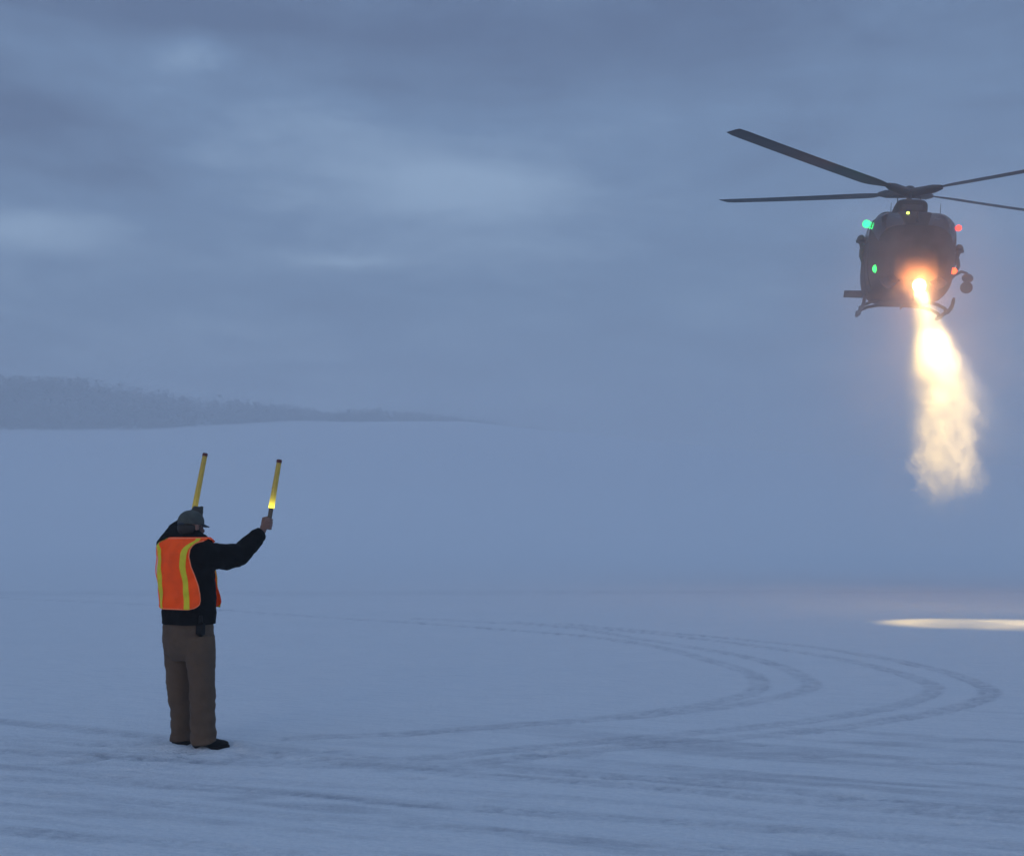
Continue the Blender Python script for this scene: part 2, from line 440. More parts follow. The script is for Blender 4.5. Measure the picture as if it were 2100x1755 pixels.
# sections: x, z bottom, z top, half width, top narrowing, exponent
SEC = [(3.80,1.08,1.40,.26,.05,2.6),(3.70,.84,1.72,.56,.06,3.0),(3.45,.70,2.04,.80,.06,3.4),(3.1,.61,2.36,.97,.06,3.8),(2.7,.57,2.62,1.07,.06,4.4),
       (2.3,.55,2.82,1.13,.06,5.0),(1.9,.55,2.92,1.16,.07,5.4),(1.2,.55,2.97,1.18,.08,5.6),(0,.55,2.98,1.19,.08,5.6),(-1.0,.56,2.95,1.18,.10,4.6),
       (-1.6,.66,2.85,1.06,.15,3.6),(-2.2,.98,2.6,.78,.2,2.8),(-2.9,1.28,2.3,.46,.1,2.4),(-3.3,1.36,2.12,.36,.05,2.2)]
def sec(x):
    a = [s[0] for s in SEC][::-1]
    return [float(np.interp(x, a, [s[k] for s in SEC][::-1])) for k in range(1, 6)]
def hull_pt(x, th, off=0.0):
    zb, zt, w_, tp, n = sec(x)
    def raw(th):
        c, s_ = math.cos(th), math.sin(th)
        zr = math.copysign(abs(s_)**(2/n), s_)
        yy = math.copysign(abs(c)**(2/n), c)*(w_+off)
        f = 1 - tp*max(0, zr)**2 - .10*max(0, -zr)**2
        return Vector((x, yy*f, (zb+zt)/2 + zr*((zt-zb)/2+off)))
    return raw(th)
xsn = []
for a, b2 in zip(SEC[:-1], SEC[1:]):
    for k in range(4): xsn.append(a[0]+(b2[0]-a[0])*k/4)
xsn.append(SEC[-1][0])
mb = MB(); mb.rings([[hull_pt(x, 2*math.pi*k/64+.001) for k in range(64)] for x in xsn])
fus = mb.build('fuselage', hull, heli)
def patch(name, x0, x1, t0, t1, m_, parent, off=.012, thick=.02, nx_=10, nt=10):
    mb = MB(); g = []
    for layer in (off, off-thick):
        g.append([[hull_pt(x0+(x1-x0)*i/nx_, rad(t0+(t1-t0)*j/nt), layer) for j in range(nt+1)] for i in range(nx_+1)])
    fr, bk = g
    vs = [p for r in fr for p in r]+[p for r in bk for p in r]; N = (nx_+1)*(nt+1); W_ = nt+1; fs = []
    for i in range(nx_):
        for j in range(nt):
            a = i*W_+j; fs.append((a, a+W_, a+W_+1, a+1)); fs.append((N+a, N+a+1, N+a+W_+1, N+a+W_))
    for i in range(nx_):
        a = i*W_; fs.append((a, N+a, N+a+W_, a+W_)); a = i*W_+nt; fs.append((a, a+W_, N+a+W_, N+a))
    for j in range(nt):
        a = j; fs.append((a, a+1, N+a+1, N+a)); a = nx_*W_+j; fs.append((a, N+a, N+a+1, a+1))
    return mb.add(vs, fs).build(name, m_, parent)
for s_, (a0, a1) in ((1, (14, 84)), (-1, (96, 166))):
    ws = patch('windshield', 2.05, 3.05, a0, a1, glass, heli, .014)
    patch('chin_window', 3.05, 3.62, *((-62, -28) if s_ == 1 else (208, 242)), glass, heli, .012)
    patch('roof_window', 1.55, 1.95, *((58, 80) if s_ == 1 else (100, 122)), glass, heli, .012)
    cd = patch('cockpit_door', 1.22, 2.02, *((-38, 34) if s_ == 1 else (146, 218)), hull, heli, .018)
    patch('door_window', 1.34, 1.92, *((2, 30) if s_ == 1 else (150, 178)), glass, cd, .028)
    cb = patch('cabin_door', -1.0, 1.12, *((-40, 34) if s_ == 1 else (146, 220)), hull, heli, .022)
    for xa in (-.92, .1):
        patch('door_window', xa, xa+.92, *((2, 28) if s_ == 1 else (152, 178)), glass, cb, .032)
patch('centre_post', 2.0, 3.1, 85, 95, hull, heli, .03)
# nose details
mb = MB(); mb.tube([(2.9,0,2.42),(3.1,0,2.70),(3.15,0,2.75)], [.025,.03,.01], 8); mb.build('wire_cutter', trimm, heli)
mb = MB(); mb.tube([(3.2,0,.68),(3.35,0,.36),(3.40,0,.30)], [.025,.03,.01], 8); mb.build('wire_cutter', trimm, heli)
# cowling: intake fairing in front of the mast, engine deck behind
mb = MB(); rr = []
for (x, z0, z1, w_) in ((1.30,2.90,3.10,.34),(1.22,2.90,3.38,.42),(1.05,2.90,3.44,.44),(.4,2.90,3.45,.45),(-.4,2.85,3.43,.46),(-1.2,2.7,3.3,.48),(-2.0,2.5,3.05,.44),(-2.6,2.2,2.7,.34)):
    ring = []
    for k in range(32):
        a = 2*math.pi*k/32; c, s_ = math.cos(a), math.sin(a)
        ring.append((x, math.copysign(abs(c)**.55, c)*w_, (z0+z1)/2+math.copysign(abs(s_)**.55, s_)*(z1-z0)/2))
    rr.append(ring)
mb.rings(rr); cow = mb.build('engine_cowling', hull, heli)
for s_ in (1, -1):
    mb = MB(); ring = []
    for (x, r) in ((.55,.20),(.60,.27),(.2,.31),(-1.2,.33),(-2.1,.26),(-2.25,.20)):
        ring.append([(x, s_*.60+r*math.cos(2*math.pi*k/24), 2.98+r*.6*math.sin(2*math.pi*k/24)) for k in range(24)])
    mb.rings(ring); eng = mb.build('engine_pod', hull, heli)
    mb = MB(); mb.tube([(.585, s_*.66, 2.98), (.64, s_*.66, 2.98)], [.13,.12], 20); mb.build('air_intake', trimm, eng)
    mb = MB(); mb.tube([(-2.1, s_*.66, 2.98), (-2.6, s_*.78, 3.05)], [.17,.19], 20); mb.build('exhaust', trimm, eng)
mb = MB(); mb.box((1.30,0,3.16), (.05,.56,.16), bev=.02); mb.build('intake_grille', trimm, cow)
# tail
mb = MB(); rr = []
for (x, zc, r) in ((-3.1,1.70,.36),(-4.5,1.76,.29),(-6.2,1.84,.22),(-7.9,1.95,.16)):
    rr.append([(x, r*math.cos(2*math.pi*k/28), zc+r*1.1*math.sin(2*math.pi*k/28)) for k in range(28)])
mb.rings(rr); mb.build('tail_boom', hull, heli)
def foil(mb, pts, n=12):
    """airfoil lofted through (leading edge, chord dir*chord, thickness dir*thickness)"""
    rr = []
    for le, ch, th in pts:
        ring = []
        for k in range(n*2):
            a = 2*math.pi*k/(n*2); xx = .5*(1-math.cos(a)); yt = 2.4*(.2969*math.sqrt(max(xx, 0))-.126*xx-.3516*xx**2+.2843*xx**3-.1015*xx**4)*2.0
            ring.append(Vector(le)+Vector(ch)*xx+Vector(th)*(yt*.5 if a < math.pi else -yt*.5))
        rr.append(ring)
    mb.rings(rr)
mb = MB(); foil(mb, [((-5.55,-1.46,1.45),(-.60,0,-.17),(.03,0,.12)),((-5.5,0,1.50),(-.80,0,-.2),(.03,0,.14)),((-5.55,1.46,1.45),(-.60,0,-.17),(.03,0,.12))]); mb.build('stabilizer', hull, heli)
mb = MB(); foil(mb, [((-7.3,0,1.8),(-.95,0,0),(0,.16,0)),((-8.2,0,3.15),(-.75,0,0),(0,.12,0)),((-8.35,0,3.4),(-.6,0,0),(0,.08,0))]); mb.build('tail_fin', hull, heli)
mb = MB(); mb.tube([(-8.45,-.32,3.1),(-8.45,.1,3.1)], .06, 12)
for a in (35, 215):
    ca_, sa_ = math.cos(rad(a)), math.sin(rad(a))
    foil(mb, [((-8.45+ca_*.1-sa_*.1,-.3,3.1+sa_*.1+ca_*.1),(sa_*.28,0,-ca_*.28),(0,.03,0)),((-8.45+ca_*1.28-sa_*.1,-.3,3.1+sa_*1.28+ca_*.1),(sa_*.28,0,-ca_*.28),(0,.03,0))])
mb.build('tail_rotor', blade_m, heli)
# main rotor
HUBZ = 3.78
mb = MB(); mb.tube([(0,0,3.3),(0,0,3.5),(0,0,3.56),(0,0,3.76)], [.17,.10,.07,.10], 20); mast = mb.build('rotor_mast', trimm, heli)
mb = MB(); mb.tube([(0,0,3.44),(0,0,3.475)], [.34,.34], 24); mb.tube([(0,0,3.475),(0,0,3.5)], [.2,.16], 24); mb.build('swashplate', trimm, mast)
BASE = 50
B0 = math.degrees(math.atan2(-1, 0))
for k in range(4):
    a = rad(BASE + 90*k + 0)
    d = Vector((math.cos(a), math.sin(a), 0)); q = Vector((-d.y, d.x, 0))
    mb = MB(); mb.tube([Vector((0,0,3.46))+q*.22+d*.24, Vector((0,0,3.76))+q*.22+d*.24], .016, 8); mb.build('pitch_link', trimm, mast)
hubm = MB()
hubm.tube([(0,0,3.70),(0,0,3.92)], [.20,.16], 24); hubm.ball((0,0,3.94), (.14,.14,.08))
for k in range(4):
    a = rad(BASE+90*k); d = Vector((math.cos(a), math.sin(a), 0))
    o = Vector((0,0,3.80))
    hubm.tube([o+d*.1, o+d*.35+Vector((0,0,.015)), o+d*.8+Vector((0,0,.05)), o+d*1.05+Vector((0,0,.07))], [.14,.13,.12,.07], 12, up=(0,0,1), squash=1.5)
hub = hubm.build('rotor_hub', trimm, heli)
for k in range(4):
    a = rad(BASE+90*k); d = Vector((math.cos(a), math.sin(a), 0)); q = Vector((-d.y, d.x, 0))
    mb = MB(); L = []
    for i in range(25):
        r = .95+(7.5-.95)*i/24
        z = HUBZ+.04+ .052*r + .0012*r*r
        pit = rad(7-4*(r/7.5)); ch = .56 if r > 1.6 else .56*(.35+.65*(r-.95)/.65)
        if r > 7.3: ch *= .85
        cd = q*math.cos(pit)+Vector((0,0,1))*math.sin(pit); nd = cd.cross(d).normalized()
        le = d*r + Vector((0,0,z)) + cd*ch*.28
        L.append((le, -cd*ch, nd*(.055 if r < 5 else .045)))
    foil(mb, L, 8); mb.build('rotor_blade', blade_m, heli)
# skids
for s_ in (1, -1):
    y = s_*1.18
    mb = MB(); mb.tube([(-1.75,y,.30),(-1.2,y,.30),(1.2,y,.30),(1.65,y,.32),(1.95,y,.39),(2.12,y,.50),(2.18,y,.56)], [.055,.058,.058,.055,.05,.048,.03], 14)
    sk = mb.build('skid_tube', trimm, heli)
    for x in (-.95, .75): 
        m2_ = MB().box((x, s_*1.18, .31), (.16,.15,.13), bev=.02); m2_.build('skid_saddle', trimm, sk)
for x in (-.95, .75):
    mb = MB(); mb.tube([(x,-1.19,.32),(x,-1.12,.40),(x,-.92,.50),(x,-.6,.57),(x,0,.59),(x,.6,.57),(x,.92,.50),(x,1.12,.40),(x,1.19,.32)], .045, 12)
    mb.build('cross_tube', trimm, heli)
# searchlight on the port side
mb = MB(); mb.tube([(1.1,1.12,1.12),(1.12,1.28,1.32),(1.14,1.46,1.42),(1.15,1.60,1.38),(1.15,1.62,1.28)], [.045,.045,.042,.04,.04], 10); arm = mb.build('searchlight_arm', trimm, heli)
mb = MB(); mb.tube([(1.05,1.60,.98),(1.2,1.60,.97),(1.30,1.60,.96)], [.14,.165,.17], 20); mb.ball((1.06,1.60,.98), (.14,.14,.14))
sl = mb.build('searchlight', trimm, heli)
mb = MB(); mb.tube([(1.305,1.60,.96),(1.32,1.60,.96)], [.155,.15], 20); mb.build('lens', glass, sl)
mb = MB(); mb.ball((1.15,1.63,1.24), (.14,.16,.13)); mb.box((1.1,1.63,1.22), (.24,.20,.16), bev=.04); mb.build('searchlight_mount', trimm, heli)
mb = MB(); mb.ball((1.3,1.17,1.38), (.14,.12,.11)); mb.build('side_fairing', trimm, heli)
# mirrors and antennas
for y in (-.62, .7):
    MB().tube([(1.9,y,2.90),(1.85,y,3.2)], [.012,.006], 6).build('antenna', trimm, heli)
mb = MB().box((-.2,0,.50), (.5,.03,.16), bev=.01); mb.build('antenna', trimm, heli)
# lights -----------------------------------------------------------
def lamp_mat(name, col, st):
    m = bpy.data.materials.new(name); m.use_nodes = True; t = NT(m.node_tree); t.n.clear()
    o = t.node('ShaderNodeOutputMaterial'); e_ = t.node('ShaderNodeEmission'); e_.inputs[0].default_value = (*col, 1); e_.inputs[1].default_value = st
    t.link(e_.outputs[0], o.inputs[0]); return m
def nav(p, col, r, st, watt, mount):
    root = MB().tube([mount, Vector(mount)+(Vector(p)-Vector(mount))*.8], .03, 8).build('position_light', trimm, heli)
    MB().ball(p, r, 14).build('light_lens', lamp_mat('lit_lens', col, st), root)
    ld = bpy.data.lights.new('position_lamp', 'POINT'); ld.energy = watt; ld.color = col; ld.shadow_soft_size = r*1.08
    lo = bpy.data.objects.new('position_lamp', ld); C.objects.link(lo); lo.parent = root; lo.location = Vector(p)
GR = (.02, 1.0, .22); RD = (1.0, .10, .04)
nav((1.3,-1.22,2.66), (.02,1.0,.20), .110, 4, 18, (1.3,-1.0,2.66))
nav((2.92,-.96,1.20), (.02,1.0,.12), .110, 4, 18, (2.7,-.90,1.22))
nav((1.3,1.28,2.62), (1.0,.04,.025), .085, 5, 13, (1.3,1.0,2.62))
nav((2.86,1.05,1.22), (1.0,.08,.012), .088, 5, 14, (2.6,.95,1.24))
nav((2.42,-.20,2.82), (.75,1.0,.10), .040, 5, 1.5, (2.3,-.20,2.78))
nav((3.45,-.30,1.10), (1.0,.25,.04), .040, 6, 1, (3.2,-.30,1.1))
# landing light under the nose
LL = Vector((3.83, .10, .69))
tgt = ground_pt(2150, 1279)
PLB = ground_pt(2035, 1279)
LLw = HM @ LL
mb = MB(); mb.tube([(3.30,.10,.90),(3.50,.10,.84),(3.66,.10,.76),(3.80,.10,.70)], [.06,.07,.16,.185], 20); lbody = mb.build('landing_light', trimm, heli)
dirl = (HM.inverted().to_3x3() @ (tgt-LLw)).normalized()
mb = MB(); mb.ball(Vector((3.83,.10,.69)), (.10,.165,.165), 20); mb.build('light_lens', lamp_mat('landing_lens', (1.0,.62,.25), 40), lbody)
LPw = HM @ Vector((3.95,.10,.60))
sp_d = bpy.data.lights.new('landing_beam', 'SPOT'); sp = bpy.data.objects.new('landing_beam', sp_d); C.objects.link(sp)
sp_d.energy = 15000; sp_d.color = (1.0,.76,.50); sp_d.spot_size = rad(18); sp_d.spot_blend = 1.0; sp_d.shadow_soft_size = .14
sp.parent = lbody
sp.matrix_parent_inverse = Matrix.Identity(4)
spm = Matrix.Translation(LPw) @ (LPw-tgt).to_track_quat('Z', 'Y').to_matrix().to_4x4()
sp.matrix_basis = HM.inverted() @ spm @ Matrix.Diagonal((1, .33, 1, 1))
sp2_d = sp_d.copy(); sp2_d.name = 'landing_spill'; sp2_d.energy = 420; sp2_d.spot_size = rad(74); sp2_d.spot_blend = 1.0; sp2_d.color = (1.0,.55,.26)
sp2 = bpy.data.objects.new('landing_spill', sp2_d); C.objects.link(sp2); sp2.parent = lbody; sp2.matrix_basis = HM.inverted() @ spm
sb_d = sp_d.copy(); sb_d.name = 'search_beam'; sb_d.energy = 45000; sb_d.spot_size = rad(18); sb_d.spot_blend = 1.0; sb_d.shadow_soft_size = .20; sb_d.color = (1.0,.67,.20)
sb = bpy.data.objects.new('search_beam', sb_d); C.objects.link(sb); sb.parent = lbody
sb.matrix_basis = HM.inverted() @ Matrix.Translation(LPw) @ (LPw-PLB).to_track_quat('Z', 'Y').to_matrix().to_4x4() @ Matrix.Diagonal((1, .45, 1, 1))
# added lamps by the lens: back spot warms the nose, point warms the air
gl_d = bpy.data.lights.new('landing_glow', 'SPOT'); gl = bpy.data.objects.new('landing_glow', gl_d); C.objects.link(gl)
gl_d.energy = 420; gl_d.color = (1.0,.30,.07); gl_d.shadow_soft_size = .16; gl_d.spot_size = rad(165); gl_d.spot_blend = .6
gl.parent = lbody; gl.location = (4.05,.10,.70); gl.rotation_euler = Vector((1,0,-.55)).to_track_quat('Z', 'Y').to_euler()
gp_d = bpy.data.lights.new('landing_flare', 'POINT'); gp = bpy.data.objects.new('landing_flare', gp_d); C.objects.link(gp)
gp_d.energy = 230; gp_d.color = (1.0,.34,.09); gp_d.shadow_soft_size = .16; gp.parent = lbody; gp.location = (3.95,.10,.69)

# crew leaning out of the doors
suit = mat('flight_suit', (.035, .040, .032), .85, var=.2, scale=8)
helm = mat('helmet_paint', (.03, .032, .03), .4, var=.15, scale=5)
skin = mat('skin', (.22, .115, .085), .6, var=.12, scale=30)
def crew(px_, sgn, label, hx, hz, hy):
    root = empty('person', (0,0,0)); root.matrix_world = HM
    tag(root, label, 'person')
    mb = MB()
    h = Vector((hx, sgn*hy, hz))
    mb.ball(h, (.10,.085,.125), 16)
    mb.tube([h+Vector((-.01,-sgn*.01,-.08)), h+Vector((-.05,-sgn*.05,-.2))], [.06,.075], 12)
    mb.tube([h+Vector((-.05,-sgn*.06,-.20)), h+Vector((-.12,-sgn*.22,-.38)), h+Vector((-.2,-sgn*.34,-.62)), h+Vector((-.22,-sgn*.38,-.82))], [.12,.17,.16,.15], 16, squash=1.25)
    sh = h+Vector((.05,-sgn*.04,-.27)); elb = sh+Vector((.16,sgn*.03,-.20)); ha = elb+Vector((.05,-sgn*.06,-.2))
    mb.tube([sh, elb, ha], [.07,.055,.04], 12, round_ends=True)
    mb.ball(ha+Vector((0,0,-.05)), (.045,.03,.055), 12)
    for i in range(4):
        p0 = ha+Vector((.03-.02*i,0,-.08)); mb.tube([p0, p0+Vector((.01,-sgn*.01,-.035)), p0+Vector((0,-sgn*.03,-.05))], [.010,.009,.008], 8, round_ends=True)
    mb.tube([ha+Vector((.035,0,-.03)), ha+Vector((.06,-sgn*.01,-.06))], [.012,.010], 8, round_ends=True)
    fused(mb, 'body', suit, root, .012, 3)
    mb = MB(); mb.ball(h+Vector((-.01,0,.03)), (.145,.125,.145), 18); mb.ball(h+Vector((-.01,sgn*.11,-.02)), (.05,.035,.06), 12); mb.ball(h+Vector((-.01,-sgn*.11,-.02)), (.05,.035,.06), 12)
    hl = mb.build('helmet', helm, root)
    mb = MB(); mb.ball(h+Vector((.035,0,.01)), (.115,.11,.055), 16); mb.build('visor', glass, hl)
crew(0, -1, 'helmeted crew member leaning out beside the upper green light', .45, 2.30, 1.30)
crew(0, 1, 'helmeted crew member leaning out below the upper red light', .55, 2.10, 1.42)

# ================================================================== BLOWN SNOW lit by the landing light
# wide thin cloud around the aircraft
bm_, t, p = volume_mat('blown_snow_cloud')
oc = t.node('ShaderNodeTexCoord').outputs['Object']
ln = t.vm('LENGTH', t.mapping(oc, (1/8.2, 1/7.0, 1/8.0))).outputs['Value']
nz = t.noise(oc, .35, 2, .6, .3)
edge = t.maprange(t.m('ADD', ln, t.m('MULTIPLY', t.m('SUBTRACT', nz, .5), .9)), .35, .92, 1, 0, smooth=True)
BSO = Vector((10.8, 31.6, 7.3))
def gauss(c, r):
    q_ = t.vm('LENGTH', t.mapping(oc, (1/r[0], 1/r[1], 1/r[2]), loc=tuple(-c[k]/r[k] for k in range(3)))).outputs['Value']
    return t.m('EXPONENT', t.m('MULTIPLY', t.m('MULTIPLY', q_, q_), -1.0))
mid_ = LPw.lerp(PLB, .3) - BSO
d1 = t.m('MULTIPLY', t.m('MULTIPLY', edge, t.maprange(nz, .3, .7, .35, 1.0)), .007)
nz2 = t.noise(oc, .9, 3, .65, .3)
d2 = t.m('MULTIPLY', t.m('MULTIPLY', gauss(mid_, (2.3, 2.2, 3.0)), t.maprange(nz2, .35, .65, .2, 1.3)), .16)
t.link(t.m('ADD', d1, d2), p.inputs['Density'])
p.inputs['Color'].default_value = (.97,.97,.98,1); p.inputs['Anisotropy'].default_value = .2
bm_.cycles.volume_step_rate = .55
bs = MB().ball((0,0,0), (8.2,7.0,7.2), 24).build('blown_snow', bm_, loc=tuple(BSO))
tag(bs, 'thin cloud of blown snow around the hovering helicopter', 'blown snow', kind='stuff')
# dense plume inside the beam
pm, t, p = volume_mat('snow_plume'); pm.cycles.volume_step_rate = .26
oc = t.node('ShaderNodeTexCoord').outputs['Object']
sp3 = t.node('ShaderNodeSeparateXYZ'); t.link(oc, sp3.inputs[0])
lx, ly, lz = sp3.outputs            # local: -z runs down the beam, metres
dz = t.m('MULTIPLY', lz, -1.0)
def curve(v, pts, vmax):
    n = t.node('ShaderNodeFloatCurve'); c = n.mapping.curves[0]
    for i, (a, b_) in enumerate(pts):
        if i < 2: c.points[i].location = (a/12.0, b_/vmax)
        else: c.points.new(a/12.0, b_/vmax)
    n.mapping.update(); t.link(t.m('DIVIDE', v, 12.0), n.inputs['Value'])
    return t.m('MULTIPLY', n.outputs[0], vmax)
PLW = [(0,.35),(11.9,.6),(1.5,.42),(2.8,.50),(3.9,.70),(5.9,.86),(7,.84),(8,.78),(9,.76),(10.4,.70)]
PLC = [(0,0),(11.9,0),(2.8,0),(3.9,.02),(5.9,.12),(6.8,.03),(7.8,-.16),(8.8,-.34),(9.8,-.42)]     # centre drift, stored +2
PLC = [(a, c+2) for a, c in PLC]
PLD = [(0,0),(11.9,0.0),(.4,.012),(2.2,.02),(2.7,.32),(3.8,.32),(4.5,.15),(6,.29),(7.6,.55),(8.3,.9),(8.9,.75),(9.5,.0)]
wd = curve(dz, PLW, 2.0); cx_ = t.m('SUBTRACT', curve(dz, PLC, 4.0), 2.0)
dx = t.m('SUBTRACT', lx, cx_)
n_a = t.noise(t.mapping(oc, (1, 1, .5)), 1.35, 4, .66, .6)
n_b = t.noise(t.mapping(oc, (1, 1, .5)), 3.0, 4, .7, .5)
dn = t.m('MULTIPLY', curve(t.m('ADD', dz, t.m('MULTIPLY', t.m('SUBTRACT', n_b, .5), t.maprange(dz, 4.5, 9.0, 0, 4.0))), PLD, 3.0), t.maprange(dz, -.05, .15))
r_ = t.m('DIVIDE', t.m('SQRT', t.m('ADD', t.m('MULTIPLY', dx, dx), t.m('MULTIPLY', ly, ly))), wd)
r2 = t.m('ADD', r_, t.m('MULTIPLY', t.m('SUBTRACT', n_a, .5), 2.3))
e2 = t.maprange(r2, .25, 1.05, 1, 0, smooth=True)
den = t.m('MULTIPLY', t.m('MULTIPLY', e2, dn), t.maprange(n_b, .36, .64, .12, 1.35))
lr_ = t.vm('LENGTH', t.mapping(oc, (1, 1, 1), loc=(0, 0, -.02))).outputs['Value']
halo = t.m('MULTIPLY', t.m('EXPONENT', t.m('MULTIPLY', t.m('MULTIPLY', lr_, lr_), -1/(.50*.50))), .32)
t.link(t.m('ADD', t.m('MULTIPLY', den, 1.0), halo), p.inputs['Density'])
p.inputs['Color'].default_value = (.98,.98,.98,1); p.inputs['Anisotropy'].default_value = .25
mb = MB().box((0,0,-5.2), (3.2,2.6,12.0))
pl = mb.build('snow_plume', pm, smooth=False)
side_x = Vector((math.cos(ray), -math.sin(ray), 0))
zax = (LPw-PLB).normalized(); xax = (side_x-zax*side_x.dot(zax)).normalized(); yax = zax.cross(xax)
pl.matrix_world = Matrix.Translation(LPw) @ Matrix((xax, yax, zax)).transposed().to_4x4()
tag(pl, 'glowing plume of blown snow in the landing light beam below the helicopter', 'snow plume', kind='stuff')

# ================================================================== MARSHALLER
PB = ground_pt(402, 1531); HEAD = rad(27.5)
person = empty('person', (PB.x, PB.y, 0), -HEAD)
tag(person, 'person in orange safety vest, cap and tan trousers raising two wands', 'person')
eh = Vector((PB.x, PB.y, 0)).normalized(); D0 = math.hypot(PB.x, PB.y)
PMi = (Matrix.Translation((PB.x, PB.y, 0)) @ Matrix.Rotation(-HEAD, 4, 'Z')).inverted()
def P(u, v, d=0.0):
    q = pix_dir(u, v); t_ = (D0+d)/(q.x*eh.x+q.y*eh.y)
    return PMi @ Vector((q.x*t_, q.y*t_, CAMZ+q.z*t_))
def D3(lat, d, z):      # a direction: lateral across the view, away from the eye, up -> person space
    rt = Vector((eh.y, -eh.x, 0)); wv = rt*lat + eh*d
    return PMi.to_3x3() @ Vector((wv.x, wv.y, z))

black = mat('black_jacket', (.0030, .0030, .0030), .9, var=.3, scale=14, bump=.35, bscale=90, spec=.12)
orange = mat('orange_mesh', (.88, .090, .012), .85, var=.20, scale=6, bump=.25, bscale=160, emit=(1.0, .07, .004), estr=.095, spec=.2)  # faint orange emission added so the cloth looks brighter than the dusk light makes it
yellow = mat('yellow_tape', (.62, .56, .025), .6, var=.12, scale=12, emit=(.6, .50, .01), estr=.05, spec=.3)  # tape also given a little emission of its own to brighten it
tan = mat('tan_canvas', (.105, .064, .038), .9, var=.22, scale=7, bump=.3, bscale=120)
boot = mat('black_boot', (.004, .004, .004), .6, var=.2, scale=20, spec=.2)
capm = mat('cap_cloth', (.060, .066, .058), .85, var=.25, scale=24, bump=.3, bscale=140)
capd = mat('cap_brim_cloth', (.020, .030, .045), .8, var=.2, scale=24)
hair = mat('dark_hair', (.025, .022, .020), .8, var=.3, scale=60)

# torso profile along the picture height: v -> (centre u, half width, half depth)
TP = [(1092,396,.080,.085),(1098,393,.105,.100),(1104,389,.150,.118),(1110,386,.195,.135),(1120,384,.222,.150),(1135,383,.232,.162),(1160,384,.224,.166),
      (1185,387,.214,.162),(1215,389,.205,.158),(1245,389,.203,.158),(1265,388,.208,.162),(1280,387,.210,.164)]
TPv = [r[0] for r in TP]
def torso(v, th, off=0.0):
    """th: 0 = middle of the back, +90 = his right side"""
    uc, a, b_ = [float(np.interp(v, TPv, [r[k] for r in TP])) for k in (1, 2, 3)]
    c = P(uc, v, .02)
    s_, k_ = math.sin(th), math.cos(th)
    if off > .012: off += .007*math.sin(v*.09+3*math.sin(th*2.3+v*.03)) + .009*mnoise.noise(Vector((th*2.6, v*.04, 5)))
    f = 1/((abs(s_)**2.25+abs(k_)**2.25)**(1/2.25))
    return Vector((c.x+(a+off)*s_*f, c.y-(b_+off)*k_*f, c.z))
# --- joints
SR = P(419, 1140, -.13); ER = P(490, 1136, .04); WR = P(535, 1094, .16)
SL = P(344, 1124, .14); EL = P(364, 1086, .36); WL = P(386, 1066, .48)
HR_c = P(547, 1073, .19); HL_c = P(405, 1052, .50)
wandR0, wandR1 = P(550, 1079, .19), P(573, 943, .20)
wandL0, wandL1 = P(397, 1053, .52), P(421, 930, .58)
HCn = P(393, 1079, .02)      # head centre
hd_f = D3(math.sin(rad(52)), math.cos(rad(52)), -.08).normalized()
hd_r = hd_f.cross(Vector((0,0,1))).normalized(); hd_u = hd_r.cross(hd_f)
HMx = Matrix((hd_r, hd_f, hd_u)).transposed()
def hp(x, y, z): return HCn + HMx @ Vector((x, y, z))

# --- body: one continuous figure
mb = MB()
mb.ball(hp(0,-.012,.025), (.076,.095,.090), 20, HMx); mb.ball(hp(0,.022,-.045), (.058,.068,.066), 18, HMx)
mb.ball(hp(0,.055,-.088), (.034,.030,.026), 12, HMx)                       # chin
mb.tube([hp(0,.082,.012), hp(0,.106,-.028), hp(0,.092,-.040)], [.010,.017,.010], 10, round_ends=True)   # nose
mb.tube([hp(-.035,.080,.022), hp(0,.088,.022), hp(.035,.080,.022)], [.010,.010,.010], 8, round_ends=True)    # brow
mb.tube([hp(-.020,.084,-.060), hp(0,.091,-.058), hp(.020,.084,-.060)], [.006,.008,.006], 8, round_ends=True)
for s_ in (1,-1):
    mb.ball(hp(s_*.078,-.008,-.012), (.012,.020,.033), 12, HMx)
    mb.ball(hp(s_*.044,.068,-.030), (.020,.020,.020), 10, HMx)
mb.tube([hp(0,-.03,-.04), P(392,1108,.02)], [.060,.068], 16)
NC = P(391,1108,.02)
mb.rings([[torso(v, 2*math.pi*k/28, -.05) for k in range(28)][::-1] for v in (1102,1110,1120,1135,1160,1185,1215,1245,1280)])
mb.tube([SR, ER], [.062,.046], 14, round_ends=True); mb.tube([ER, WR, WR+(HR_c-WR)*.35], [.044,.031,.028], 14, round_ends=True)
mb.tube([SL, EL], [.062,.046], 14, round_ends=True); mb.tube([EL, WL, WL+(HL_c-WL)*.35], [.044,.031,.028], 14, round_ends=True)
# legs
def leg_pts(side):
    if side > 0: return [P(408,1300,-.09), P(412,1350,-.10), P(415,1420,-.10), P(417,1480,-.11), P(418,1512,-.12)]
    return [P(366,1300,.09), P(367,1350,.10), P(368,1420,.11), P(371,1480,.12), P(373,1508,.12)]
for s_ in (1,-1):
    L = leg_pts(s_); mb.tube(L, [.062,.062,.052,.043,.038], 14)
mb.tube([P(386,1270,.02), P(386,1305,.02)], [.125,.12], 20)
FR = (D3(.90,.42,0)).normalized(); FL_ = (D3(.72,.69,0)).normalized()
for L, F in ((leg_pts(1), FR), (leg_pts(-1), FL_)):
    a = Vector((L[-1].x, L[-1].y, .09)); mb.tube([Vector((a.x, a.y, .11)), Vector((a.x, a.y, .05))-F*.03], [.034,.028], 12, round_ends=True)
    mb.tube([Vector((a.x, a.y, .034))-F*.04, Vector((a.x, a.y, .030))+F*.11], [.022,.018], 12, round_ends=True)
